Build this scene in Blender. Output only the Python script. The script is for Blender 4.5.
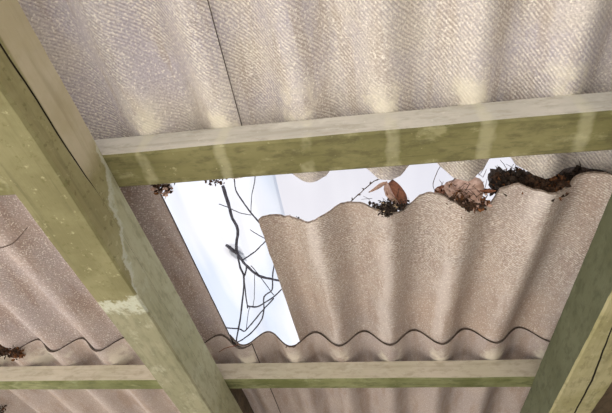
import bpy, bmesh, math, random
from mathutils import Matrix, Vector, noise
PI = math.pi
for o in list(bpy.data.objects):
    bpy.data.objects.remove(o)
scene = bpy.context.scene
col = scene.collection

# ---------------------------------------------------------------- camera, sky, sun, exposure
# The roof is described in its own axes: X along the purlins, Y down the slope (away from the
# camera), Z square to the sheets; G leans that frame to the real pitch and lifts it to eye height.
SLOPE = math.radians(12)
EYE = 1.62
G = Matrix.Translation((0, 0, EYE)) @ Matrix.Rotation(-SLOPE, 4, 'X')
RIGHT = Vector((0.987920, 0.141402, 0.063400))
DOWN = Vector((-0.064511, 0.747263, -0.661390))
AHEAD = Vector((-0.140898, 0.649311, 0.747358))
cam = bpy.data.cameras.new('camera')
cam.sensor_width = 36.0
cam.lens = 430.0 / 612.0 * 36.0
cam.clip_start = 0.01
cam_ob = bpy.data.objects.new('camera', cam)
col.objects.link(cam_ob)
m3 = Matrix((RIGHT, -DOWN, -AHEAD)).transposed()
cam_ob.matrix_world = G @ m3.to_4x4()
scene.camera = cam_ob

world = bpy.data.worlds.new('World')
scene.world = world
world.use_nodes = True
wn = world.node_tree
wn.nodes.clear()
w_out = wn.nodes.new('ShaderNodeOutputWorld')
w_bg = wn.nodes.new('ShaderNodeBackground')
w_tc = wn.nodes.new('ShaderNodeTexCoord')
w_no = wn.nodes.new('ShaderNodeTexNoise')
w_no.inputs['Scale'].default_value = 2.2
w_no.inputs['Detail'].default_value = 5
w_rp = wn.nodes.new('ShaderNodeValToRGB')
w_rp.color_ramp.elements[0].position = 0.30
w_rp.color_ramp.elements[0].color = (0.62, 0.76, 1.0, 1)
w_rp.color_ramp.elements[1].position = 0.60
w_rp.color_ramp.elements[1].color = (1.0, 0.99, 0.98, 1)
wn.links.new(w_tc.outputs['Generated'], w_no.inputs['Vector'])
wn.links.new(w_no.outputs['Fac'], w_rp.inputs['Fac'])
wn.links.new(w_rp.outputs['Color'], w_bg.inputs['Color'])
wn.links.new(w_bg.outputs['Background'], w_out.inputs['Surface'])
w_bg.inputs['Strength'].default_value = 1.0

sun = bpy.data.lights.new('sun', 'SUN')
sun.energy = 3.8
sun.angle = math.radians(6)
sun.color = (1.0, 0.96, 0.91)
sun_ob = bpy.data.objects.new('sun', sun)
col.objects.link(sun_ob)
sun_ob.rotation_euler = Vector((0.50, 0.20, -0.84)).to_track_quat('-Z', 'Y').to_euler()

scene.view_settings.view_transform = 'Standard'
scene.view_settings.look = 'None'
scene.view_settings.gamma = 1.0
scene.view_settings.use_curve_mapping = False
scene.view_settings.exposure = 1.4

# ---------------------------------------------------------------- helpers
def empty(name, loc):
    o = bpy.data.objects.new(name, None)
    col.objects.link(o)
    o.empty_display_size = 0.02
    o.matrix_world = G @ Matrix.Translation(loc)
    return o


def tag(o, label=None, cat=None, group=None, kind=None):
    if label: o['label'] = label
    if cat: o['category'] = cat
    if group: o['group'] = group
    if kind: o['kind'] = kind
    return o


def obj(name, verts, faces, mats, parent=None, smooth=False, fm=None):
    me = bpy.data.meshes.new(name)
    me.from_pydata([tuple(v) for v in verts], [], faces)
    for m in (mats if isinstance(mats, (list, tuple)) else [mats]):
        me.materials.append(m)
    if fm:
        for p, i in zip(me.polygons, fm):
            p.material_index = i
    if smooth is True:
        me.polygons.foreach_set('use_smooth', [True] * len(me.polygons))
    elif smooth:
        for p, s in zip(me.polygons, smooth):
            p.use_smooth = bool(s)
    me.update()
    o = bpy.data.objects.new(name, me)
    col.objects.link(o)
    if parent is None:
        o.matrix_world = G
    else:
        # parts are modelled in roof coordinates; bring them into their thing's own frame
        o.parent = parent
        me.transform((parent.matrix_world.inverted() @ G) if parent.type == 'EMPTY' else Matrix.Identity(4))
    return o


class MB:
    def __init__(s):
        s.v, s.f, s.fm = [], [], []

    def add(s, v, f, mi=0):
        b = len(s.v)
        s.v += [tuple(p) for p in v]
        s.f += [tuple(i + b for i in q) for q in f]
        s.fm += [mi] * len(f)

    def tube(s, pts, n=6, cap=True):
        P = [Vector(p[:3]) for p in pts]
        R = [p[3] for p in pts]
        vs, fs = [], []
        ref = Vector((0.3, 0.1, 0.95))
        for i, p in enumerate(P):
            t = (P[min(i + 1, len(P) - 1)] - P[max(i - 1, 0)]).normalized()
            a = t.cross(ref).normalized()
            b = t.cross(a)
            for k in range(n):
                th = 2 * PI * k / n
                vs.append(p + (a * math.cos(th) + b * math.sin(th)) * R[i])
        for i in range(len(P) - 1):
            for k in range(n):
                fs.append((i * n + k, i * n + (k + 1) % n, (i + 1) * n + (k + 1) % n, (i + 1) * n + k))
        if cap:
            fs.append(tuple(range(n - 1, -1, -1)))
            e = (len(P) - 1) * n
            fs.append(tuple(range(e, e + n)))
        s.add(vs, fs)

    def build(s, name, mats, parent=None, smooth=False):
        return obj(name, s.v, s.f, mats, parent, smooth, s.fm)


def spline(pts, sub=4, wob=0.0, seed=0):
    """Catmull-Rom through points with radius."""
    rnd = random.Random(seed)
    P = [Vector(p) for p in pts]
    out = []
    for i in range(len(P) - 1):
        p0, p1, p2, p3 = P[max(i - 1, 0)], P[i], P[i + 1], P[min(i + 2, len(P) - 1)]
        for k in range(sub):
            t = k / sub
            q = 0.5 * ((2 * p1) + (p2 - p0) * t + (2 * p0 - 5 * p1 + 4 * p2 - p3) * t * t + (3 * p1 - p0 - 3 * p2 + p3) * t ** 3)
            for c in range(3):
                q[c] += rnd.uniform(-wob, wob)
            q[3] *= rnd.uniform(0.88, 1.15)
            out.append(q)
    out.append(P[-1])
    return out


def lerp_poly(tab):
    def f(x):
        if x <= tab[0][0]: return tab[0][1]
        for (a, ya), (b, yb) in zip(tab, tab[1:]):
            if x <= b:
                return ya + (yb - ya) * (x - a) / (b - a)
        return tab[-1][1]
    return f


# ---------------------------------------------------------------- materials
class NT:
    def __init__(s, name, rough=0.9, spec=0.25):
        s.m = bpy.data.materials.new(name)
        s.m.use_nodes = True
        s.t = s.m.node_tree
        s.b = s.t.nodes['Principled BSDF']
        s.b.inputs['Roughness'].default_value = rough
        s.b.inputs['Specular IOR Level'].default_value = spec
        s.tc = s.t.nodes.new('ShaderNodeTexCoord')
        s.co = s.tc.outputs['Object']

    def n(s, t, **kw):
        x = s.t.nodes.new('ShaderNode' + t)
        for k, v in kw.items():
            setattr(x, k, v)
        return x

    def put(s, sock, v):
        if isinstance(v, bpy.types.NodeSocket):
            s.t.links.new(v, sock)
        else:
            sock.default_value = v

    def noise(s, scale, detail=3, rough=0.55, stretch=(1, 1, 1), loc=(0, 0, 0), co=None, dist=0.0):
        mp = s.n('Mapping')
        mp.inputs['Scale'].default_value = stretch
        mp.inputs['Location'].default_value = loc
        s.put(mp.inputs['Vector'], co or s.co)
        x = s.n('TexNoise')
        x.inputs['Scale'].default_value = scale
        x.inputs['Detail'].default_value = detail
        x.inputs['Roughness'].default_value = rough
        x.inputs['Distortion'].default_value = dist
        s.t.links.new(mp.outputs[0], x.inputs['Vector'])
        return x.outputs['Fac']

    def math(s, op, a, b=0.0, c=None, clamp=False):
        x = s.n('Math', operation=op, use_clamp=clamp)
        s.put(x.inputs[0], a)
        s.put(x.inputs[1], b)
        if c is not None: s.put(x.inputs[2], c)
        return x.outputs[0]

    def step(s, v, lo, hi):
        x = s.n('MapRange', interpolation_type='SMOOTHSTEP')
        s.put(x.inputs['Value'], v)
        x.inputs['From Min'].default_value = lo
        x.inputs['From Max'].default_value = hi
        return x.outputs[0]

    def mix(s, f, a, b):
        x = s.n('Mix', data_type='RGBA')
        s.put(x.inputs[0], f)
        s.put(x.inputs[6], a)
        s.put(x.inputs[7], b)
        return x.outputs[2]

    def xyz(s):
        x = s.n('SeparateXYZ')
        s.t.links.new(s.co, x.inputs[0])
        return x.outputs

    def bump(s, h, strength=0.3, dist=0.002, prev=None):
        x = s.n('Bump')
        x.inputs['Strength'].default_value = strength
        x.inputs['Distance'].default_value = dist
        s.put(x.inputs['Height'], h)
        if prev is not None: s.t.links.new(prev, x.inputs['Normal'])
        return x.outputs[0]

    def done(s, colr, nrm=None):
        s.put(s.b.inputs['Base Color'], colr)
        if nrm is not None: s.put(s.b.inputs['Normal'], nrm)
        return s.m


def C(h):
    """sRGB hex -> linear rgba"""
    r = [int(h[i:i + 2], 16) / 255 for i in (0, 2, 4)]
    return tuple(x / 12.92 if x < 0.04045 else ((x + 0.055) / 1.055) ** 2.4 for x in r) + (1.0,)


PITCH = 0.151
CREST = -0.035


def sheet_mat(name, base, alt, speck, weave, stain=None, seed=0.0, weave_fade=None, crest=CREST, warm=None, angle=50, pale_streak=0.0):
    t = NT(name, 0.93, 0.2)
    X, Y, Z = t.xyz()
    big = t.noise(5.0, 4, 0.6, loc=(seed, seed * 2, 0))
    c = t.mix(t.step(big, 0.35, 0.68), base, alt)
    # rain-wash streaks along the corrugation
    st = t.noise(16.0, 4, 0.6, stretch=(2.2, 0.35, 1), loc=(seed, 0, 0))
    c = t.mix(t.math('MULTIPLY', t.step(st, 0.46, 0.66), 0.5), c, warm or C('ab9a86'))
    fine = t.noise(330.0, 4, 0.7, loc=(seed, 0, 0))
    c = t.mix(t.math('MULTIPLY', t.step(fine, 0.35, 0.7), 0.45), c, C('5f5650'))
    # fabric imprint of the mould: fine ribs running obliquely across the sheet
    mp = t.n('Mapping')
    mp.inputs['Rotation'].default_value = (0, 0, math.radians(angle))
    wob = t.noise(9.0, 2, 0.5, loc=(seed, 3, 0))
    ad = t.n('VectorMath', operation='ADD')
    cb = t.n('CombineXYZ')
    t.put(cb.inputs[1], t.math('MULTIPLY', wob, 0.03))
    t.t.links.new(t.co, ad.inputs[0])
    t.t.links.new(cb.outputs[0], ad.inputs[1])
    t.t.links.new(ad.outputs[0], mp.inputs['Vector'])
    wv = t.n('TexWave', wave_type='BANDS', bands_direction='X')
    wv.inputs['Scale'].default_value = 60.0
    wv.inputs['Distortion'].default_value = 0.8
    wv.inputs['Detail'].default_value = 2
    wv.inputs['Detail Scale'].default_value = 0.8
    t.t.links.new(mp.outputs[0], wv.inputs['Vector'])
    rib = wv.outputs['Fac']
    amt = t.step(t.noise(6.0, 3, 0.6, loc=(seed + 7, 1, 0)), 0.25, 0.6)
    if weave_fade:
        amt = t.math('MULTIPLY', amt, t.math('SUBTRACT', 1.0, t.step(Y, *weave_fade)))
    grain = t.step(t.noise(190.0, 2, 0.6, loc=(seed, 5, 1)), 0.38, 0.62)
    ribm = t.math('MULTIPLY', t.math('MULTIPLY', t.math('MULTIPLY', rib, grain), amt), weave)
    c = t.mix(t.math('MULTIPLY', t.math('MULTIPLY', t.math('SUBTRACT', 1.0, rib), amt), 0.36 * weave), c, C('7c726e'))
    c = t.mix(ribm, c, C('ddd4c8'))
    if pale_streak:
        # paler streaks running along the low corrugations, broken up
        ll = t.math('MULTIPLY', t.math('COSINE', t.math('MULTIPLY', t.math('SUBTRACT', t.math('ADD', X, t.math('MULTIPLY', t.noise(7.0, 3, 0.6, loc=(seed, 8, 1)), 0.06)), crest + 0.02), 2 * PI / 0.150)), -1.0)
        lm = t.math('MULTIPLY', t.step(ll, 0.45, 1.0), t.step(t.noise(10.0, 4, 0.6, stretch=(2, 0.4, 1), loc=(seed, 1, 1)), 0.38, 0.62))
        c = t.mix(t.math('MULTIPLY', lm, pale_streak), c, C('cbc0ba'))
    # pale specks of cement
    sp = t.noise(260.0, 2, 0.5, loc=(seed, 9, 0))
    sp2 = t.noise(70.0, 3, 0.6, loc=(seed, 4, 0))
    c = t.mix(t.math('MULTIPLY', t.step(sp, 0.57, 0.68), 0.75 * speck), c, C('e8e1d6'))
    c = t.mix(t.math('MULTIPLY', t.step(sp2, 0.64, 0.72), 0.35 * speck), c, C('ddd2c2'))
    if stain:
        y0, y1, amtv = stain
        tr = t.math('MULTIPLY', t.math('COSINE', t.math('MULTIPLY', t.math('SUBTRACT', X, crest), 2 * PI / PITCH)), -1.0)
        trm = t.step(t.math('ADD', tr, t.math('MULTIPLY', t.math('SUBTRACT', t.noise(20.0, 4, 0.7, loc=(seed, 2, 2)), 0.5), 2.4)), 0.1, 0.75)
        ym = t.math('MULTIPLY', t.step(Y, y0, y0 + (y1 - y0) * 0.75), t.math('SUBTRACT', 1.0, t.step(Y, y1, y1 + 0.03)))
        ns = t.step(t.noise(14.0, 3, 0.6, loc=(seed, 6, 0)), 0.38, 0.55)
        c = t.mix(t.math('MULTIPLY', t.math('MULTIPLY', trm, ym), t.math('MULTIPLY', ns, amtv)), c, C('e0d8c4'))
    b1 = t.bump(t.math('MULTIPLY', rib, amt), 0.45 * min(1, weave * 2.2), 0.0016)
    b2 = t.bump(fine, 0.35, 0.0012, b1)
    return t.done(c, b2)


M_up = sheet_mat('cement sheet grey beige', C('d0c6bb'), C('bcb4bb'), 1.0, 0.85, (0.30, 0.41, 0.7), 1.3, angle=42)
M_mid = sheet_mat('cement sheet brown beige', C('b29e90'), C('a69890'), 0.7, 0.85, None, 4.1, (0.75, 1.1), warm=C('967f72'), angle=70, pale_streak=0.5)
M_left = sheet_mat('cement sheet pinkish', C('a8968e'), C('a09290'), 0.75, 0.2, None, 6.7, None, warm=C('846a5c'))
M_far = sheet_mat('cement sheet dusty', C('b2a298'), C('a89a94'), 0.35, 0.08, (1.16, 1.28, 0.6), 9.2, None, warm=C('937a68'))


def wood_mat(name, a, b, dark, pale, pale_amt=0.35, axis='Y', seed=0.0, crackle=0.4):
    t = NT(name, 0.85, 0.25)
    sq = {'Y': (9, 0.7, 9), 'X': (0.7, 9, 9)}[axis]
    sf = {'Y': (60, 2.5, 60), 'X': (2.5, 60, 60)}[axis]
    g = t.noise(4.0, 4, 0.6, stretch=sq, loc=(seed, seed, 0), dist=0.4)
    bl = t.noise(7.0, 4, 0.6, loc=(seed, 0, seed))
    c = t.mix(t.step(bl, 0.35, 0.65), a, b)
    c = t.mix(t.math('MULTIPLY', t.step(g, 0.5, 0.72), 0.45), c, dark)
    gr = t.noise(3.0, 3, 0.6, stretch=sf, loc=(seed, 2, 0))
    c = t.mix(t.math('MULTIPLY', t.step(gr, 0.58, 0.75), crackle), c, dark)
    ps = t.noise(22.0, 5, 0.65, loc=(0, seed, 0), stretch=(0.6, 1, 1) if axis == 'X' else (1, 0.6, 1))
    c = t.mix(t.math('MULTIPLY', t.step(ps, 0.56, 0.68), pale_amt), c, pale)
    md = t.noise(55.0, 5, 0.7, loc=(seed, seed, 3), stretch=(0.4, 1, 1) if axis == 'X' else (1, 0.4, 1))
    c = t.mix(t.math('MULTIPLY', t.step(md, 0.46, 0.68), 0.6), c, dark)
    lc = t.noise(90.0, 3, 0.6, loc=(seed, 1, 5))
    c = t.mix(t.math('MULTIPLY', t.step(lc, 0.67, 0.72), pale_amt), c, pale)
    nb = t.bump(gr, 0.35, 0.002)
    nb = t.bump(t.noise(120, 3), 0.2, 0.001, nb)
    t.col, t.nrm, t.bl = c, nb, bl
    return t


def wm(*a, drip=None, **k):
    t = wood_mat(*a, **k)
    c = t.col
    if drip:
        # lime washed down from each trough of the sheets above
        X, Y, Z = t.xyz()
        tr = t.math('MULTIPLY', t.math('COSINE', t.math('MULTIPLY', t.math('SUBTRACT', t.math('ADD', X, t.math('MULTIPLY', t.noise(12.0, 4, 0.7), 0.03)), CREST + 0.025), 2 * PI / PITCH)), -1.0)
        mk = t.math('MULTIPLY', t.step(tr, 0.82, 1.0), t.step(t.noise(9.0, 4, 0.7, loc=(4, 0, 2)), 0.40, 0.58))
        c = t.mix(t.math('MULTIPLY', mk, drip), c, C('cfc9a6'))
    return t.done(c, t.nrm)


M_olive = wm('olive algae-stained wood', C('77714c'), C('6a6540'), C('4d492e'), C('a8a27c'), 0.4, 'X', 2.0, drip=0.24)
M_bleach = wm('bleached purlin face', C('bbb4a8'), C('aea89c'), C('948d7e'), C('cfcabe'), 0.4, 'X', 5.0, 0.2, drip=0.25)
M_beige = wm('beige purlin face', C('aea48e'), C('b5a996'), C('8b826c'), C('c4bba8'), 0.3, 'X', 3.0, 0.2)
M_green = wm('mossy purlin underside', C('5c5e36'), C('7b7b55'), C('40431f'), C('9a9a78'), 0.4, 'X', 8.0)
M_crack = wm('shade-dark split', C('2c261c'), C('1f1b14'), C('14110c'), C('3a3226'), 0.2, 'Y', 9.0)  # groove walls coloured dark, the split's shade put into the colour
M_dark = wm('dark brown with grain', C('4a3d2e'), C('5a4b38'), C('2a221a'), C('6d5c45'), 0.2, 'Y', 4.0)


def rafter_left_mat(name, pa, pb, pdark, oa, ob, odark, y_end):
    """Grey-green paint with an olive algae film over its upper length and a dry beige strip along the top of the side."""
    t = wood_mat(name, pa, pb, pdark, C('b6b49c'), 0.35, 'Y', 1.0, 0.15)
    X, Y, Z = t.xyz()
    ol = wood_like(t, oa, ob, odark, 11.0)
    # moss freckles and bare scuffs on the film
    ol = t.mix(t.math('MULTIPLY', t.step(t.noise(70.0, 4, 0.7, loc=(2, 0, 0)), 0.56, 0.68), 0.55), ol, C('5f5a34'))
    ol = t.mix(t.math('MULTIPLY', t.step(t.noise(48.0, 4, 0.7, loc=(7, 3, 0)), 0.60, 0.70), 0.5), ol, C('b3ad86'))
    lim = t.math('ADD', Y, t.math('MULTIPLY', t.math('SUBTRACT', t.noise(13.0, 6, 0.7), 0.5), 0.26))
    # the film ends further up the slope on the side than on the underside
    lim = t.math('ADD', lim, t.math('MULTIPLY', t.math('SUBTRACT', Z, 0.512), 2.4))
    om = t.math('SUBTRACT', 1.0, t.step(lim, y_end, y_end + 0.02))
    c = t.mix(om, t.col, ol)
    # dry beige wood above the long crack
    bz = t.math('MULTIPLY', t.step(Z, 0.556, 0.562), t.math('SUBTRACT', 1.0, t.step(t.math('ADD', Y, t.math('MULTIPLY', t.bl, 0.1)), 0.40, 0.46)))
    be = wood_like(t, C('b5a98c'), C('bfb49c'), C('978c70'), 14.0)
    c = t.mix(t.math('MULTIPLY', bz, 0.85), c, be)
    # chipped pale rim where the olive film stops
    rim = t.math('MULTIPLY', t.step(lim, y_end - 0.005, y_end + 0.015), t.math('SUBTRACT', 1.0, t.step(lim, y_end + 0.02, y_end + 0.05)))
    c = t.mix(t.math('MULTIPLY', rim, 0.55), c, C('c4c5b4'))
    return t.done(c, t.nrm)


def wood_like(t, a, b, dark, seed):
    bl = t.noise(11.0, 4, 0.65, loc=(seed, 0, 0))
    c = t.mix(t.step(bl, 0.35, 0.65), a, b)
    g = t.noise(4.0, 4, 0.6, stretch=(12, 0.8, 12), loc=(seed, 0, 0))
    return t.mix(t.math('MULTIPLY', t.step(g, 0.55, 0.72), 0.4), c, dark)


M_rls = rafter_left_mat('grey-green paint lightened side', C('a09d7c'), C('aaa688'), C('807e5e'), C('877f58'), C('979069'), C('6a6442'), 0.63)  # same paint lightened, making up for little light on the side
M_rlb = rafter_left_mat('grey-green paint darkened underside', C('7f7b60'), C('89846a'), C('65624a'), C('6e6846'), C('7d7754'), C('504c30'), 0.66)  # same paint darkened, holding back the strong light on the underside
M_rs = wm('dull grey-green paint', C('565740'), C('60614a'), C('444632'), C('74745c'), 0.25, 'Y', 6.0, 0.15)
M_rb = wm('pale straw wood', C('9c9470'), C('8b845c'), C('6a6444'), C('b6af8c'), 0.4, 'Y', 7.0)


def plain(name, a, b, scale=60.0, rough=0.9):
    t = NT(name, rough, 0.2)
    c = t.mix(t.step(t.noise(scale, 4, 0.6), 0.35, 0.65), a, b)
    return t.done(c, t.bump(t.noise(scale * 2, 3), 0.3, 0.001))


M_bark = plain('dark twig bark', C('5c5c66'), C('403e46'), 90)
M_twig = plain('brown twig bark', C('5d4a3c'), C('3a2d26'), 120)
M_leaf = plain('dead brown leaf', C('8a5a42'), C('5e3a2a'), 90)
M_leafp = plain('faded pinkish leaf', C('c6a898'), C('a48474'), 90)
M_lit = plain('dark leaf litter', C('4a3526'), C('2a1e16'), 140)
M_litr = plain('rusty leaf litter', C('7c5233'), C('4a2e1c'), 140)
M_soil = plain('black soil crumbs', C('3d3128'), C('1f1813'), 200)
M_stone = plain('pale grit', C('c9b08f'), C('a08a70'), 160)
M_slate = plain('grey cement fragment', C('6b6c70'), C('4f5054'), 90)


M_brk = plain('rough broken cement edge', C('9a8a7c'), C('6e6055'), 160)
M_rim = plain('shade-dark cut edge of cement sheet', C('5c5048'), C('40372f'), 120)  # edge colour darkened to draw the shade of gaps at laps and seams


def film_mat(name, tint, tint2, clear, seed):
    m = bpy.data.materials.new(name)
    m.use_nodes = True
    t = m.node_tree
    t.nodes.clear()
    out = t.nodes.new('ShaderNodeOutputMaterial')
    tr = t.nodes.new('ShaderNodeBsdfTranslucent')
    tc = t.nodes.new('ShaderNodeTexCoord')
    mp = t.nodes.new('ShaderNodeMapping')
    mp.inputs['Scale'].default_value = (11, 2.0, 1)
    mp.inputs['Location'].default_value = (seed, seed, 0)
    no = t.nodes.new('ShaderNodeTexNoise')
    no.inputs['Scale'].default_value = 1.0
    no.inputs['Detail'].default_value = 2
    rp = t.nodes.new('ShaderNodeValToRGB')
    rp.color_ramp.elements[0].position = 0.36
    rp.color_ramp.elements[0].color = tint
    rp.color_ramp.elements[1].position = 0.62
    rp.color_ramp.elements[1].color = tint2
    t.links.new(tc.outputs['Object'], mp.inputs['Vector'])
    t.links.new(mp.outputs[0], no.inputs['Vector'])
    t.links.new(no.outputs['Fac'], rp.inputs['Fac'])
    t.links.new(rp.outputs['Color'], tr.inputs['Color'])
    df = t.nodes.new('ShaderNodeBsdfTransparent')
    df.inputs['Color'].default_value = (0.95, 0.97, 1.0, 1)
    mx = t.nodes.new('ShaderNodeMixShader')
    mx.inputs[0].default_value = clear
    t.links.new(tr.outputs[0], mx.inputs[1])
    t.links.new(df.outputs[0], mx.inputs[2])
    gl = t.nodes.new('ShaderNodeBsdfGlossy')
    gl.inputs['Roughness'].default_value = 0.4
    m2 = t.nodes.new('ShaderNodeMixShader')
    m2.inputs[0].default_value = 0.04
    t.links.new(mx.outputs[0], m2.inputs[1])
    t.links.new(gl.outputs[0], m2.inputs[2])
    t.links.new(m2.outputs[0], out.inputs['Surface'])
    return m


M_filmA = film_mat('milky plastic film', (0.138, 0.154, 0.185, 1), (0.195, 0.193, 0.203, 1), 0.10, 0.35)
M_filmB = film_mat('white translucent sheet', (0.160, 0.157, 0.169, 1), (0.175, 0.172, 0.182, 1), 0.05, 3)

# ---------------------------------------------------------------- the place around: ground, added walls that block light
GROUND_Z = 0.0
gm = NT('pale trodden gravel', 0.95, 0.1)
gc = gm.mix(gm.step(gm.noise(1.3, 4), 0.35, 0.65), C('cfccc6'), C('bbb7b0'))
gc = gm.mix(gm.math('MULTIPLY', gm.step(gm.noise(60, 3), 0.45, 0.7), 0.5), gc, C('98948e'))
M_ground = gm.done(gc, gm.bump(gm.noise(60, 3), 0.5, 0.02))
gv, gf = [], []
N = 24
for j in range(N + 1):
    for i in range(N + 1):
        x, y = -14 + 28 * i / N, -14 + 28 * j / N
        gv.append((x, y, 0.02 * noise.noise(Vector((x * 0.7, y * 0.7, 0)))))
for j in range(N):
    for i in range(N):
        a = j * (N + 1) + i
        gf.append((a, a + 1, a + N + 2, a + N + 1))
fl = obj('floor', gv, gf, M_ground, smooth=True)
fl.matrix_world = Matrix.Identity(4)
tag(fl, 'pale trodden gravel ground under the lean-to roof', kind='structure')

wmat = NT('light-blocking wall', 0.95, 0.1)
M_wall = wmat.done(wmat.mix(wmat.step(wmat.noise(3, 4), 0.35, 0.65), C('8a8075'), C('736a60')), wmat.bump(wmat.noise(40, 3), 0.4, 0.01))


def wall(name, x0, x1, y0, y1, zt, label):
    vs = [(x, y, z) for z in (-0.05, 1) for x, y in ((x0, y0), (x1, y0), (x1, y1), (x0, y1))]
    vs = [(x, y, z if z < 0 else zt(y)) for x, y, z in vs]
    o = obj(name, vs, [(3, 2, 1, 0), (4, 5, 6, 7), (0, 1, 5, 4), (1, 2, 6, 5), (2, 3, 7, 6), (3, 0, 4, 7)], M_wall)
    o.matrix_world = Matrix.Identity(4)
    return tag(o, label, kind='structure')


under = lambda y: EYE - math.tan(SLOPE) * y + 0.48
wall('light_block_right', 1.55, 1.70, -0.9, 2.3, under, 'unseen side wall added right of the lean-to to block light')  # out of view, added to cut the light from the right
wall('light_block_back', -1.65, 1.70, 2.3, 2.45, under, 'unseen low wall added under the bottom end of the roof to block light')  # out of view, added to cut the light from the far end

# ---------------------------------------------------------------- timbers
PUR_T, PUR_B, PUR_W = 0.690, 0.628, 0.070
RAF_B = 0.511


def beam_x(name, x0, x1, y0, w, zt, zb, mats, label, seed, sag=0.0):
    """Purlin: bevelled bar along X, slightly uneven. mats = (side, bottom)."""
    n = 60
    vs, fs, fm = [], [], []
    e = 0.004
    for i in range(n + 1):
        x = x0 + (x1 - x0) * i / n
        k = [0.0015 * noise.noise(Vector((x * 6, seed, q * 3.1))) for q in range(4)]
        ring = [(y0 + k[0], zt), (y0 + k[0], zb + e + k[1]), (y0 + e + k[0], zb + k[1]), (y0 + w - e + k[2], zb + k[3]),
                (y0 + w + k[2], zb + e + k[3]), (y0 + w + k[2], zt)]
        vs += [(x, a, b) for a, b in ring]
    for i in range(n):
        for q in range(6):
            a, b = i * 6 + q, i * 6 + (q + 1) % 6
            fs.append((a, b, b + 6, a + 6))
            fm.append({0: 0, 1: 1, 2: 1, 3: 1, 4: 0, 5: 0}[q])
    fs += [tuple(range(5, -1, -1)), tuple(range(n * 6, n * 6 + 6))]
    fm += [0, 0]
    return tag(obj(name, vs, fs, list(mats), None, False, fm), label, 'purlin', 'purlins carrying the corrugated sheets')


beam_x('purlin', -1.7, 2.0, 0.391, 0.076, PUR_T, PUR_B, (M_bleach, M_olive),
       'wide purlin with pale front and olive green underside, just above the hole', 1)
beam_x('purlin', -1.7, 2.0, 1.252, 0.057, PUR_T, 0.633, (M_beige, M_green),
       'beige purlin with dark mossy underside crossing the bottom of the view', 2)
beam_x('purlin', -1.7, 2.0, -0.47, PUR_W, PUR_T, PUR_B, (M_bleach, M_olive), 'purlin overhead behind the camera', 3)
beam_x('purlin', -1.7, 2.0, 2.12, PUR_W, PUR_T, PUR_B, (M_beige, M_green), 'lowest purlin farther down the slope beyond the view', 4)


def beam_y(name, x0, x1, y0, y1, zt, zb, mats, label, seed, crack, face, chip=None):
    """Rafter along Y. crack: list of (y, offset, half width, depth) cut as a V groove into 'bottom' or 'right'."""
    n = 220
    e = 0.004
    cy = lerp_poly([(c[0], c[1]) for c in crack])
    cw = lerp_poly([(c[0], c[2]) for c in crack])
    cd = lerp_poly([(c[0], c[3]) for c in crack])
    vs, fs, fm = [], [], []
    for i in range(n + 1):
        y = y0 + (y1 - y0) * i / n
        k = [0.002 * noise.noise(Vector((y * 5, seed, q * 3.1))) + 0.0008 * noise.noise(Vector((y * 40, seed, q * 3.1))) for q in range(4)]
        o, w, d = cy(y) + 0.0012 * noise.noise(Vector((y * 30, seed, 9))), cw(y), cd(y)
        A = (x0 + k[0], zt)
        B1, B2 = (x0 + k[0], zb + e + k[1]), (x0 + e + k[0], zb + k[1])
        D1, D2 = (x1 - e + k[2], zb + k[3]), (x1 + k[2], zb + e + k[3])
        E = (x1 + k[2], zt)
        if face == 'bottom':
            ring = [A, B1, B2, (o - w, zb), (o, zb + d), (o + w, zb), D1, D2, E]
            kind = [0, 1, 1, 2, 2, 1, 1, 0, 0]
        else:
            ring = [A, B1, B2, D1, D2, (x1, o - w), (x1 - d, o), (x1, o + w), E]
            kind = [0, 1, 1, 1, 0, 2, 2, 0, 0]
        vs += [(a, y, b) for a, b in ring]
    r = 9
    for i in range(n):
        for q in range(r):
            a, b = i * r + q, i * r + (q + 1) % r
            fs.append((a, a + r, b + r, b))
            fm.append(kind[q])
    fs += [tuple(range(r)), tuple(range(n * r + r - 1, n * r - 1, -1))]
    fm += [0, 0]
    return tag(obj(name, vs, fs, list(mats), None, False, fm), label, 'rafter', 'rafters under the purlins')


beam_y('rafter', -0.574, -0.474, -1.15, 2.45, 0.6275, 0.511, (M_rls, M_rlb, M_crack),
       'thick green rafter at the left with olive upper length and long crack', 11,
       [(-1.2, 0.55, 0.0, 0.0005), (-0.3, 0.549, 0.0018, 0.022), (0.15, 0.550, 0.0019, 0.024), (0.24, 0.556, 0.0019, 0.024), (0.31, 0.5565, 0.0019, 0.024),
        (0.385, 0.562, 0.0015, 0.02), (0.43, 0.567, 0.0002, 0.001), (3, 0.567, 0.0001, 0.0003)], 'right')
beam_y('rafter', 0.435, 0.536, -1.15, 2.45, 0.6275, 0.521, (M_rs, M_rb, M_crack),
       'rafter at the right with dull green side and split straw-coloured underside', 12,
       [(-1.2, 0.47, 0.0001, 0.0003), (0.7, 0.466, 0.0001, 0.0003), (0.82, 0.467, 0.0012, 0.015), (0.912, 0.476, 0.0018, 0.02), (1.044, 0.489, 0.0022, 0.02),
        (1.21, 0.494, 0.002, 0.02), (1.6, 0.5, 0.001, 0.01), (3, 0.5, 0.0001, 0.0003)], 'bottom')
for x in (-1.60, 1.42):
    beam_y('rafter', x - 0.05, x + 0.05, -1.15, 2.45, 0.6275, 0.515, (M_rs, M_rb, M_crack),
           'outer green rafter on the %s beyond the view' % ('left' if x < 0 else 'right'), 13 + x, [(-1, x, 0.0001, 0.0003), (3, x, 0.0001, 0.0003)], 'bottom')

# ---------------------------------------------------------------- corrugated sheets
TH = 0.0062


def wave(x, crest, pitch):
    # slightly flattened sine, 48 mm from trough to crest
    return 0.024 * (1 + math.cos(2 * PI * (x - crest) / pitch))


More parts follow.
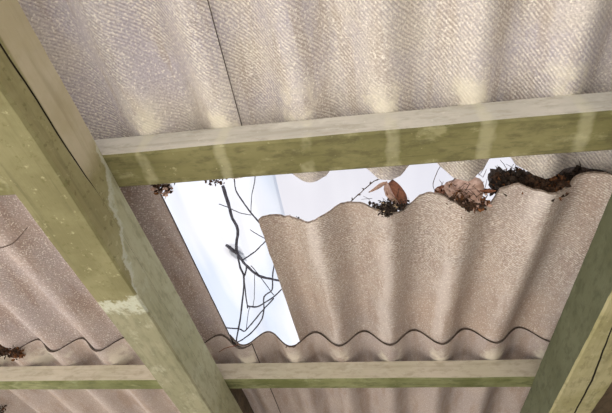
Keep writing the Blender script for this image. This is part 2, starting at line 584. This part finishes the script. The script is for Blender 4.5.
def sheet(x0, x1, near, far, mat, label, zoff=None, crest=CREST, pitch=PITCH, jag=(0.0, 0.0), seed=0, side_jag=0.0, rim=None):
    nx = max(8, int((x1 - x0) / pitch * 22))
    ts = [0, 0.004, 0.012] + [0.03 + 0.94 * k / 22 for k in range(23)] + [0.988, 0.996, 1]
    ny = len(ts) - 1
    zoff = zoff or (lambda x, y: 0.0)
    P = []
    for i in range(nx + 1):
        x = x0 + (x1 - x0) * i / nx
        jn = jag[0] * (noise.noise(Vector((x * 60, seed, 0))) + 0.6 * noise.noise(Vector((x * 170, seed, 4))))
        jf = jag[1] * (noise.noise(Vector((x * 60, seed, 8))) + 0.6 * noise.noise(Vector((x * 170, seed, 12))))
        a, b = near(x) + jn, far(x) + jf
        for t in ts:
            y = a + (b - a) * t
            xx = x
            if i in (0, nx):
                xx += side_jag * noise.noise(Vector((y * 45, seed, 3)))
            z = PUR_T + wave(xx, crest, pitch) + zoff(xx, y) + 0.0012 * noise.noise(Vector((xx * 4, y * 4, seed)))
            P.append((xx, y, z))
    n0 = len(P)
    vs = P + [(x, y, z + TH) for x, y, z in P]
    fs, sm = [], []
    r = ny + 1
    for i in range(nx):
        for j in range(ny):
            a = i * r + j
            fs.append((a, a + 1, a + r + 1, a + r)); sm.append(1)
            fs.append((a + n0, a + r + n0, a + r + 1 + n0, a + 1 + n0)); sm.append(1)
    # rim with its own vertices so the edge stays crisp
    loop = [(i * r) for i in range(nx + 1)] + [nx * r + j for j in range(1, r)] + [i * r + ny for i in range(nx - 1, -1, -1)] + [j for j in range(ny - 1, 0, -1)]
    b = len(vs)
    for k in loop: vs.append(vs[k])
    for k in loop: vs.append(vs[k + n0])
    L = len(loop)
    for k in range(L):
        k2 = (k + 1) % L
        fs.append((b + k, b + k2, b + L + k2, b + L + k)); sm.append(0)
    return tag(obj('corrugated_sheet', vs, fs, [mat, rim or M_rim], None, sm, [1 - k for k in sm]), label, 'roofing sheet', 'corrugated cement roof sheets')


cst = lambda v: (lambda x: v)
# far row, lowest in the lap; its near edge overhangs the bottom purlin
sheet(-0.460, 0.75, cst(1.163), cst(2.75), M_far, 'dusty corrugated sheet below the hole, its wavy edge above the bottom purlin',
      zoff=lambda x, y: 0.0085 * min(1, max(0, (-0.24 - x) / 0.12)), pitch=0.1495, jag=(0.0012, 0.0), seed=1)
sheet(-1.66, -0.383, cst(1.166), cst(2.75), M_far, 'dusty corrugated sheet at the bottom left, behind the left rafter',
      crest=-0.333, pitch=0.162, jag=(0.0012, 0.0), seed=2)
sheet(0.70, 1.83, cst(1.163), cst(2.75), M_far, 'dusty corrugated sheet right of the right rafter at the bottom', zoff=lambda x, y: 0.0066, pitch=0.1495, seed=3)

# middle row
EDGE = [(-0.24, 0.606), (-0.225, 0.602), (-0.183, 0.634), (-0.140, 0.620), (-0.097, 0.596), (-0.061, 0.596), (-0.036, 0.602), (0.005, 0.592), (0.034, 0.592),
        (0.065, 0.606), (0.092, 0.607), (0.109, 0.596), (0.131, 0.584), (0.153, 0.577), (0.179, 0.585), (0.226, 0.625), (0.255, 0.632), (0.265, 0.592),
        (0.294, 0.567), (0.308, 0.564), (0.329, 0.564), (0.363, 0.574), (0.389, 0.582), (0.396, 0.569), (0.424, 0.561), (0.443, 0.553), (0.60, 0.54), (0.9, 0.52)]


def sag_mid(x, y):
    t = min(max((1.17 - y) / 0.57, 0), 1.2)
    return 0.0095 - (0.0095 + 0.045) * t


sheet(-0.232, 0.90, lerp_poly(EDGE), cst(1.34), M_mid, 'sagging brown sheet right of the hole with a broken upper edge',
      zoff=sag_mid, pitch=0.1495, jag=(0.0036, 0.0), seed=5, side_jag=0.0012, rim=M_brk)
sheet(-1.66, -0.452, cst(0.478), cst(1.34), M_left, 'pinkish corrugated sheet left of the hole, half hidden by the left rafter',
      zoff=lambda x, y: 0.0095 * min(1, max(0, (y - 0.47) / 0.65)) - 0.004 * max(0, 1 - (y - 0.47) / 0.65), crest=-0.333, pitch=0.162, jag=(0.002, 0.0), seed=6, side_jag=0.0012)
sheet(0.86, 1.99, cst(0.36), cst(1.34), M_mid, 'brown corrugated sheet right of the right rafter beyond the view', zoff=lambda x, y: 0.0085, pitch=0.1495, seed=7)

# upper row
UEDGE = [(-0.30, 0.50), (-0.21, 0.505), (-0.186, 0.522), (-0.15, 0.537), (-0.113, 0.541), (-0.08, 0.536), (-0.035, 0.505), (0.005, 0.528), (0.025, 0.541), (0.045, 0.545), (0.075, 0.548), (0.116, 0.515),
         (0.15, 0.540), (0.167, 0.551), (0.201, 0.563), (0.235, 0.558), (0.267, 0.512), (0.297, 0.553), (0.319, 0.558), (0.345, 0.568), (0.38, 0.575), (0.418, 0.582), (0.46, 0.575), (0.9, 0.57)]
sheet(-0.300, 0.84, cst(-1.22), lerp_poly(UEDGE), M_up, 'grey beige fabric-textured sheet overhead, right of the dark seam line',
      zoff=lambda x, y: 0.0085 * min(1, max(0, (0.02 - x) / 0.2)), jag=(0.0, 0.0042), seed=9, rim=M_brk)
sheet(-1.66, -0.228, cst(-1.22), cst(0.512), M_up, 'grey beige fabric-textured sheet overhead, between left rafter and seam line', jag=(0.0, 0.002), seed=10, side_jag=0.0005)
sheet(0.79, 1.93, cst(-1.22), cst(0.55), M_up, 'grey beige sheet overhead at the far right beyond the view', zoff=lambda x, y: 0.0066, seed=11)

# added dark strip on the left rafter beyond the bottom purlin
mb = MB()
for (x0, x1, y0, y1, z0, z1) in [(-0.52, -0.470, 1.313, 2.1, 0.6285, 0.688)]:
    n = 20
    vs, fs = [], []
    for i in range(n + 1):
        y = y0 + (y1 - y0) * i / n
        k = 0.003 * noise.noise(Vector((y * 15, 3, 0)))
        vs += [(x0, y, z0), (x1 + k, y, z0), (x1 - 0.004 + k, y, z1), (x0, y, z1)]
    for i in range(n):
        for q in range(4):
            a, b = i * 4 + q, i * 4 + (q + 1) % 4
            fs.append((a, a + 4, b + 4, b))
    fs += [(0, 1, 2, 3), (n * 4 + 3, n * 4 + 2, n * 4 + 1, n * 4)]
    mb.add(vs, fs)
nb = MB()
n = 24
vs, fs = [], []
for i in range(n + 1):
    y = 0.98 + 1.4 * i / n
    k = 0.004 * noise.noise(Vector((y * 9, 7, 0)))
    vs += [(0.542, y, 0.560 + k), (0.70 + k, y, 0.563), (0.70 + k, y, 0.590), (0.542, y, 0.588)]
for i in range(n):
    for q in range(4):
        a, b = i * 4 + q, i * 4 + (q + 1) % 4
        fs.append((a, a + 4, b + 4, b))
fs += [(0, 1, 2, 3), (n * 4 + 3, n * 4 + 2, n * 4 + 1, n * 4)]
nb.add(vs, fs)
tag(nb.build('dark_slab', M_dark), 'dark brown slab beside the right rafter in the bottom corner', 'slab')  # added dark piece filling the corner beside the right rafter
tag(mb.build('dark_strip', M_dark), 'dark brown strip on top of the left rafter', 'wood strip')

# ---------------------------------------------------------------- translucent covering over the hole


def film(name, x0, x1, y0, y1, zf, mat, label, th=0.0015):
    nx, ny = 60, 50
    P = []
    for i in range(nx + 1):
        for j in range(ny + 1):
            x, y = x0 + (x1 - x0) * i / nx, y0 + (y1 - y0) * j / ny
            P.append((x, y, zf(x, y)))
    n0 = len(P)
    vs = P
    fs = []
    r = ny + 1
    for i in range(nx):
        for j in range(ny):
            a = i * r + j
            fs.append((a, a + 1, a + r + 1, a + r))
    o = obj(name, vs, fs, mat, None, True)
    return tag(o, label, 'plastic sheet', 'translucent plastic laid over the hole')


film('plastic_film', -0.95, -0.208, 0.30, 1.55,
     lambda x, y: 0.800 + 0.010 * noise.noise(Vector((x * 14, y * 2.2, 1))) + 0.006 * noise.noise(Vector((x * 30, y * 5, 2))), M_filmA,
     'bluish milky plastic film stretched over the narrow hole behind the twigs')
film('plastic_sheet', -0.222, 0.62, 0.30, 0.98,
     lambda x, y: 0.822 + 0.004 * noise.noise(Vector((x * 5, y * 3, 5))), M_filmB,
     'white translucent sheet showing through the gap under the upper roof edge')

# ---------------------------------------------------------------- bare branch in the hole
BRANCH = [
    [(-0.331, 0.5905, 0.772, 0.00398), (-0.3326, 0.6583, 0.7707, 0.00399), (-0.3338, 0.6921, 0.7693, 0.0039), (-0.3303, 0.7313, 0.768, 0.00382), (-0.3507, 0.8008, 0.7667, 0.00381), (-0.3459, 0.8435, 0.7653, 0.00371), (-0.3326, 0.8765, 0.764, 0.00359), (-0.3102, 0.9086, 0.7627, 0.00345), (-0.2722, 0.9247, 0.7613, 0.00328), (-0.2284, 0.9369, 0.76, 0.00309)],
    [(-0.3723, 0.7773, 0.762, 0.00341), (-0.3629, 0.7925, 0.763, 0.00357), (-0.353, 0.8118, 0.764, 0.00374)],
    [(-0.3503, 0.8065, 0.764, 0.00239), (-0.3566, 0.8662, 0.762, 0.00234), (-0.3568, 0.9155, 0.76, 0.00226), (-0.3981, 1.0533, 0.758, 0.00228), (-0.4329, 1.1567, 0.756, 0.00224), (-0.4568, 1.2232, 0.754, 0.00215), (-0.4608, 1.2567, 0.752, 0.00201)],
    [(-0.3426, 0.8417, 0.765, 0.00163), (-0.3031, 0.8136, 0.7673, 0.00146), (-0.2774, 0.7887, 0.7697, 0.00131), (-0.2534, 0.7668, 0.772, 0.00116)],
    [(-0.3393, 0.8698, 0.764, 0.00206), (-0.3489, 0.8969, 0.7622, 0.00196), (-0.357, 0.9161, 0.7605, 0.00183), (-0.372, 1.0106, 0.7588, 0.00178), (-0.3772, 1.0479, 0.757, 0.00166)],
    [(-0.2995, 0.736, 0.772, 0.00089), (-0.2812, 0.7598, 0.773, 0.0009), (-0.2615, 0.7794, 0.774, 0.00091)],
    [(-0.2531, 0.8539, 0.763, 0.00175), (-0.2629, 0.8724, 0.7618, 0.00174), (-0.2762, 0.9235, 0.7606, 0.00176), (-0.2867, 0.9688, 0.7593, 0.00177), (-0.3161, 0.9984, 0.7581, 0.00177), (-0.3295, 1.063, 0.7569, 0.0018), (-0.3496, 1.1139, 0.7557, 0.00181), (-0.3873, 1.1677, 0.7544, 0.00183), (-0.4266, 1.208, 0.7532, 0.00184), (-0.4597, 1.232, 0.752, 0.00182)],
    [(-0.325, 0.8637, 0.763, 0.00096), (-0.3139, 0.8962, 0.7633, 0.00097), (-0.3063, 0.9277, 0.7637, 0.00099), (-0.288, 0.9983, 0.764, 0.00103)],
    [(-0.3754, 1.0378, 0.757, 0.00225), (-0.3599, 1.0447, 0.7584, 0.00211), (-0.3412, 1.0436, 0.7598, 0.00196), (-0.2888, 1.0041, 0.7612, 0.00176), (-0.2614, 0.9745, 0.7626, 0.00159), (-0.2368, 0.9504, 0.764, 0.00142)],
    [(-0.3219, 0.8921, 0.764, 0.00083), (-0.339, 0.9691, 0.762, 0.00087), (-0.3584, 1.0399, 0.76, 0.0009), (-0.3745, 1.0545, 0.758, 0.00091), (-0.407, 1.1579, 0.756, 0.00096)],
    [(-0.2906, 1.0128, 0.762, 0.00177), (-0.3336, 1.0654, 0.7606, 0.00178), (-0.3735, 1.118, 0.7591, 0.00179), (-0.4163, 1.1716, 0.7577, 0.0018), (-0.4291, 1.1574, 0.7563, 0.00174), (-0.4632, 1.148, 0.7549, 0.00169), (-0.4906, 1.1446, 0.7534, 0.00164), (-0.521, 1.1582, 0.752, 0.00161)],
    [(-0.2959, 0.5516, 0.778, 0.00126), (-0.3014, 0.5825, 0.7773, 0.00134), (-0.3053, 0.6106, 0.7767, 0.00142), (-0.2968, 0.6466, 0.776, 0.00151), (-0.2849, 0.6818, 0.7753, 0.00161), (-0.2765, 0.7019, 0.7747, 0.00169), (-0.263, 0.7355, 0.774, 0.00178)],
    [(-0.2418, 0.5434, 0.779, 0.0009), (-0.2505, 0.5758, 0.7777, 0.00088), (-0.272, 0.6316, 0.7763, 0.00088), (-0.2843, 0.6795, 0.775, 0.00086)],
    [(-0.3541, 0.6411, 0.768, 0.00085), (-0.3323, 0.6577, 0.77, 0.00089), (-0.3136, 0.6763, 0.772, 0.00095), (-0.2862, 0.6885, 0.774, 0.00099)],
]

mb = MB()
mb.tube(spline(BRANCH[0], 4, 0.0006, 1), 8)
branch = tag(empty('bare_branch', BRANCH[0][0][:3]), 'bare dark forked branch lying across the open hole', 'branch')
mb.build('stem', M_bark, branch, True)
for i, b in enumerate(BRANCH[1:]):
    mb = MB()
    mb.tube(spline([(x, y, z, w * 1.2) for x, y, z, w in b], 4, 0.0005, i + 2), 6)
    mb.build('twig', M_bark, branch, True)

# thorny twig under the upper sheet
def twig(name, pts, label, buds=0, mat=None, r=None, seed=0):
    mb = MB()
    s = spline(pts, 4, 0.0004, seed)
    mb.tube(s, 6)
    if buds:
        o = tag(empty(name, pts[0][:3]), label, 'twig')
        mb.build('stalk', mat or M_twig, o, True)
    else:
        o = tag(mb.build(name, mat or M_twig, None, True), label, 'twig')
    rnd = random.Random(seed)
    for k in range(buds):
        p = s[int((k + 0.6) / buds * (len(s) - 1))]
        d = Vector((rnd.uniform(-1, 1), rnd.uniform(-0.6, 0.6), rnd.uniform(-1, 1))).normalized()
        q = Vector(p[:3])
        t = MB()
        t.tube([(q.x, q.y, q.z, 0.0013), (*(q + d * 0.0035), 0.0016), (*(q + d * 0.007), 0.0004)], 5)
        t.build('bud', mat or M_twig, o, True)
    return o


twig('thorny_twig', [(-0.041, 0.616, 0.708, 0.0012), (-0.0184, 0.6009, 0.718, 0.0011), (0.0087, 0.5783, 0.7235, 0.0010), (0.0258, 0.5625, 0.719, 0.0010), (0.046, 0.560, 0.716, 0.0009)],
     'thin budded twig poking from the gap beside the curled brown leaf', 9, seed=21)
twig('fallen_twig', [(-0.948, 0.677, 0.690, 0.0012), (-0.929, 0.674, 0.689, 0.0022), (-0.915, 0.669, 0.689, 0.0012), (-0.87, 0.655, 0.689, 0.0011), (-0.805, 0.610, 0.692, 0.0008)],
     'dark twig caught under the pinkish sheet left of the rafter', 1, seed=22)
twig('pale_stalk', [(-0.488, 1.176, 0.6875, 0.0012), (-0.4576, 1.149, 0.685, 0.0014), (-0.4319, 1.146, 0.689, 0.0012), (-0.4162, 1.143, 0.694, 0.0009)],
     'pale dry stalk with reddish tip at the bottom corner of the hole', 1, mat=M_leaf, seed=23)
twig('dry_stalk', [(-0.271, 1.157, 0.6864, 0.0012), (-0.2658, 1.157, 0.6947, 0.0012), (-0.2466, 1.157, 0.688, 0.0012), (-0.2355, 1.157, 0.7025, 0.0011), (-0.224, 1.158, 0.711, 0.001)],
     'small dark stalk at the lower right corner of the hole', 2, seed=24)
twig('thin_stem', [(0.150, 0.60, 0.70, 0.0007), (0.138, 0.588, 0.715, 0.0007), (0.147, 0.570, 0.733, 0.0007), (0.158, 0.556, 0.745, 0.0006)],
     'thin dark stem standing left of the pinkish leaf clump', 0, seed=25)

# ---------------------------------------------------------------- leaves and litter


def leaf_verts(L, W, curl, cup, n=9, m=6, wav=0.0, seed=0):
    vs, fs = [], []
    rnd = random.Random(seed)
    ph = rnd.uniform(0, 6)
    for i in range(n + 1):
        t = i / n
        w = W * 0.5 * (math.sin(PI * min(1, t ** 0.8)) ** 0.8 + 0.02)
        w *= 1 + 0.10 * math.sin(9 * PI * t + ph)
        a = curl * t
        if abs(curl) > 1e-3:
            px, pz = L / curl * math.sin(a), L / curl * (1 - math.cos(a))
        else:
            px, pz = L * t, 0
        for j in range(m + 1):
            u = j / m * 2 - 1
            b = cup * u
            yy = w * math.sin(b) / max(abs(cup), 0.01) if cup else w * u
            zz = w * (1 - math.cos(b)) / max(abs(cup), 0.01) if cup else 0
            zz += wav * math.sin(5 * t + 4 * u + ph)
            vs.append(Vector((px - math.sin(a) * zz, yy, pz + math.cos(a) * zz)))
    for i in range(n):
        for j in range(m):
            a = i * (m + 1) + j
            fs.append((a, a + 1, a + m + 2, a + m + 1))
    k = len(vs)
    return vs, fs


def solid(vs, fs, th):
    """Give a leaf blade a thickness."""
    n = len(vs)
    edges = {}
    for f in fs:
        for a, b in zip(f, f[1:] + f[:1]):
            edges[(a, b)] = edges.get((a, b), 0) + 1
    rim = [(a, b) for (a, b) in edges if (b, a) not in edges]
    out = vs + [v + Vector((0, 0, th)) for v in vs]
    fo = [tuple(reversed(f)) for f in fs] + [tuple(i + n for i in f) for f in fs] + [(a, b, b + n, a + n) for a, b in rim]
    return out, fo


def big_leaf(name, loc, rot, L, W, curl, cup, mat, label, seed, stem=True, th=0.0006):
    Rm = Matrix.Translation(loc) @ rot.to_matrix().to_4x4() if hasattr(rot, 'to_matrix') else Matrix.Translation(loc) @ rot.to_4x4()
    vs, fs = leaf_verts(L, W, curl, cup, wav=0.0012, seed=seed)
    vs, fs = solid(vs, fs, th)
    vs = [Rm @ v for v in vs]
    o = None
    if stem:
        o = tag(empty(name, loc), label, 'leaf', 'dead leaves caught in the roof gap')
        obj('blade', vs, fs, mat, o, True)
        t = MB()
        p = [Rm @ Vector(q) for q in ((0.004, 0, -0.0004), (-0.006, 0.001, 0.001), (-0.016, 0.002, 0.005))]
        t.tube([(*p[0], 0.0008), (*p[1], 0.0008), (*p[2], 0.0011)], 5)
        t.build('stem', M_twig, o, True)
    else:
        o = tag(obj(name, vs, fs, mat, None, True), label, 'leaf', 'dead leaves caught in the roof gap')
    return o


from mathutils import Euler


def E(x, y, z):
    return Euler((math.radians(x), math.radians(y), math.radians(z))).to_matrix()


def axes(dirv, up):
    """Rotation with leaf length along dirv and face normal near up."""
    a = Vector(dirv).normalized()
    c = Vector(up)
    c = (c - a * c.dot(a)).normalized()
    b = c.cross(a)
    return Matrix((a, b, c)).transposed()


big_leaf('dead_leaf', (0.058, 0.596, 0.757), axes((0.30, -0.05, -1), (-0.4, 1, 0.1)), 0.088, 0.052, 0.5, 0.9, M_leaf,
         'large curled brown leaf standing in the gap, middle of the broken edge', 31)
big_leaf('dead_leaf', (0.045, 0.59, 0.745), axes((0.05, 0.1, -1), (-1, -0.4, 0)), 0.07, 0.028, -0.6, 1.2, M_leafp,
         'narrow pale leaf tucked against the large curled brown leaf', 32, False)
big_leaf('dead_leaf', (0.045, 0.575, 0.722), axes((-0.8, 0.45, -0.25), (0, -0.5, 0.8)), 0.045, 0.018, 0.3, 0.8, M_leafp,
         'small folded leaf pointing left under the upper roof edge', 33, False)
big_leaf('dead_leaf', (0.185, 0.592, 0.735), axes((0.30, 0.0, -1), (-0.1, -1, 0.25)), 0.085, 0.085, -0.5, -0.7, M_leafp,
         'broad faded pinkish leaf plugging the gap right of the middle', 34, False)
big_leaf('dead_leaf', (0.158, 0.60, 0.728), axes((-0.10, -0.05, -1), (-0.5, -1, 0.1)), 0.055, 0.030, 0.5, -0.9, M_leaf,
         'reddish brown leaf at the left side of the pinkish leaf', 35, False)
big_leaf('dead_leaf', (0.225, 0.60, 0.705), axes((0.5, -0.1, -0.7), (0.2, -1, 0.4)), 0.045, 0.030, 0.8, 0.8, M_leaf,
         'small brown leaf at the lower right of the pinkish leaf', 36, True)


EDGE_F = lerp_poly(EDGE)


def mid_top(x, y):
    return PUR_T + wave(x, CREST, 0.1495) + sag_mid(x, y) + TH


big_leaf('dead_leaf', (-0.395, 0.83, 0.815), axes((0.55, 0.8, 0.0), (0, 0, 1)), 0.06, 0.034, 0.2, 0.3, M_leaf,
         'blurred grey leaf shape lying on the plastic film behind the branch', 37, False)


def litter(name, spots, mats, label, seed, size=(0.006, 0.016), sticks=0, bed=True, cores=()):
    """A clump of leaf crumbs and bits nobody could count. spots: (x, y, z, rx, ry, rz, count, material index).
    bed=True: it rests on the sagging sheet, so nothing sinks below the sheet's upper face."""
    rnd = random.Random(seed)
    mb = MB()
    for (x, y, z, rx, ry, rz) in cores:                       # compacted heart of the clump
        vs, fs = [], []
        nu, nv = 16, 9
        for i in range(nv + 1):
            for j in range(nu):
                th, ph = PI * i / nv, 2 * PI * j / nu
                d = Vector((math.sin(th) * math.cos(ph), math.sin(th) * math.sin(ph), math.cos(th)))
                k = 1 + 0.35 * noise.noise(d * 2.3 + Vector((x * 40, y * 40, seed)))
                q = Vector((x + d.x * rx * k, y + d.y * ry * k, z + d.z * rz * k))
                if bed:
                    q.y = max(q.y, EDGE_F(q.x) + 0.003)
                    q.z = max(q.z, mid_top(q.x, q.y) + 0.001)
                vs.append(q)
        for i in range(nv):
            for j in range(nu):
                a, b2 = i * nu + j, i * nu + (j + 1) % nu
                fs.append((a, a + nu, b2 + nu, b2))
        mb.add(vs, fs, 0)
    for (x, y, z, rx, ry, rz, cnt, mi) in spots:
        for k in range(cnt):
            d = Vector((rnd.gauss(0, 0.5), rnd.gauss(0, 0.5), rnd.gauss(0, 0.5)))
            if d.length > 1.1: d *= 1.1 / d.length
            p = Vector((x + d.x * rx, y + d.y * ry, z + d.z * rz))
            s = rnd.uniform(*size)
            if bed:
                e = EDGE_F(p.x)
                if p.y > e - 0.004 or p.z > mid_top(p.x, e):
                    p.y = max(p.y, e - 0.003)
                    p.z = max(p.z, mid_top(p.x, max(p.y, e)) + s * 0.35)
                else:
                    p.y = min(p.y, e - 0.007)
            Rm = Euler((rnd.uniform(0, 6), rnd.uniform(0, 6), rnd.uniform(0, 6))).to_matrix()
            if rnd.random() < 0.6:
                vs, fs = leaf_verts(s, s * rnd.uniform(0.4, 0.8), rnd.uniform(-1.5, 1.5), rnd.uniform(-1, 1), 4, 2, 0.0005, k)
                vs, fs = solid(vs, fs, 0.0005)
            else:
                vs, fs = [], []
                for q in range(8):
                    vs.append(Vector(((q & 1) - 0.5, ((q >> 1) & 1) - 0.5, ((q >> 2) & 1) - 0.5)) * s * rnd.uniform(0.3, 0.6))
                fs = [(0, 2, 3, 1), (4, 5, 7, 6), (0, 1, 5, 4), (2, 6, 7, 3), (0, 4, 6, 2), (1, 3, 7, 5)]
            mm = mi if rnd.random() < 0.75 else rnd.randrange(len(mats))
            mb.add([Rm @ v + p for v in vs], fs, mm)
        for k in range(int(cnt * sticks)):
            p = Vector((x + rnd.uniform(-1, 1) * rx, y - abs(ry) * rnd.random(), z + rnd.uniform(-0.5, 0.8) * rz))
            if bed:
                p.z = max(p.z, mid_top(p.x, max(p.y, EDGE_F(p.x))) + 0.002)
            d = Vector((rnd.uniform(-1, 1), rnd.uniform(-0.9, 0.0), rnd.uniform(-0.4, 1))).normalized() * rnd.uniform(0.01, 0.028)
            mb.tube([(*p, 0.0006), (*(p + d * 0.5 + Vector((0.001, 0, 0.001))), 0.0006), (*(p + d), 0.0004)], 4)
    return tag(mb.build(name, mats), label, 'leaf litter', None, 'stuff')


litter('leaf_litter', [(0.038, 0.594, 0.668, 0.034, 0.016, 0.014, 130, 0), (0.060, 0.604, 0.678, 0.026, 0.015, 0.016, 90, 0), (0.036, 0.580, 0.634, 0.010, 0.006, 0.014, 45, 0)],
       [M_soil, M_lit, M_stone], 'dark soil crumbs and grit heaped below the large curled leaf', 41, (0.004, 0.011), 0.06,
       cores=[(0.040, 0.606, 0.665, 0.022, 0.014, 0.014)])
litter('leaf_litter', [(0.195, 0.600, 0.668, 0.040, 0.016, 0.020, 170, 1), (0.170, 0.596, 0.69, 0.024, 0.012, 0.03, 80, 2), (0.222, 0.622, 0.68, 0.026, 0.014, 0.016, 90, 0), (0.19, 0.585, 0.645, 0.03, 0.008, 0.010, 70, 0),
                       (0.200, 0.598, 0.695, 0.036, 0.012, 0.024, 150, 2), (0.215, 0.60, 0.742, 0.03, 0.012, 0.008, 60, 0)],
       [M_lit, M_litr, M_leafp], 'crumbled leaves and dark bits under the broad pinkish leaf', 42, (0.005, 0.014), 0.10,
       cores=[(0.196, 0.615, 0.680, 0.030, 0.016, 0.026)])
litter('leaf_litter', [(0.278, 0.592, 0.722, 0.018, 0.02, 0.022, 120, 0), (0.300, 0.588, 0.712, 0.026, 0.02, 0.024, 200, 0), (0.325, 0.588, 0.690, 0.03, 0.02, 0.024, 260, 1), (0.350, 0.590, 0.680, 0.03, 0.02, 0.024, 260, 1),
                       (0.372, 0.594, 0.690, 0.024, 0.02, 0.028, 260, 2), (0.395, 0.600, 0.712, 0.024, 0.02, 0.02, 130, 0), (0.43, 0.595, 0.722, 0.03, 0.02, 0.014, 120, 0), (0.48, 0.59, 0.70, 0.03, 0.02, 0.02, 120, 0)],
       [M_soil, M_lit, M_litr], 'long dark bed of rotted leaves filling the gap at the right', 43, (0.006, 0.018), 0.06,
       cores=[(0.283, 0.620, 0.752, 0.022, 0.022, 0.040), (0.312, 0.622, 0.725, 0.028, 0.026, 0.05), (0.345, 0.622, 0.715, 0.03, 0.026, 0.06), (0.378, 0.625, 0.718, 0.03, 0.026, 0.06),
              (0.410, 0.625, 0.738, 0.034, 0.026, 0.045), (0.45, 0.615, 0.738, 0.036, 0.026, 0.045), (0.50, 0.615, 0.715, 0.04, 0.026, 0.06), (0.55, 0.615, 0.725, 0.04, 0.03, 0.06)])
litter('leaf_litter', [(-0.430, 0.52, 0.705, 0.026, 0.012, 0.016, 70, 0), (-0.425, 0.528, 0.69, 0.018, 0.01, 0.014, 30, 2)],
       [M_lit, M_litr, M_leafp], 'small spiky tuft of dead leaves in the top left corner of the hole', 44, (0.006, 0.016), 0.25, bed=False)
litter('leaf_litter', [(-0.315, 0.525, 0.705, 0.025, 0.01, 0.006, 40, 0)],
       [M_lit, M_litr], 'thin line of dark debris under the purlin above the branch', 45, (0.004, 0.010), 0.1, bed=False)
litter('leaf_litter', [(-1.262, 1.150, 0.702, 0.040, 0.02, 0.022, 220, 0), (-1.232, 1.165, 0.700, 0.035, 0.02, 0.020, 200, 0), (-1.205, 1.180, 0.698, 0.025, 0.018, 0.018, 120, 1)],
       [M_lit, M_litr, M_soil], 'dark brown clump of debris in the lap at the left edge', 46, (0.006, 0.015), 0.05, bed=False,
       cores=[(-1.255, 1.152, 0.702, 0.034, 0.015, 0.015), (-1.215, 1.172, 0.700, 0.024, 0.013, 0.012)])
litter('leaf_litter', [(-1.535, 1.58, 0.688, 0.025, 0.03, 0.012, 60, 0)],
       [M_lit, M_litr, M_soil], 'small dark debris in the bottom left corner beneath the purlin', 47, (0.006, 0.014), 0.1, bed=False)
litter('leaf_litter', [(-0.145, 0.63, 0.656, 0.03, 0.006, 0.003, 40, 0)],
       [M_soil, M_litr], 'thin dark crumbs along the broken edge nearest the hole', 48, (0.002, 0.006), 0.0)
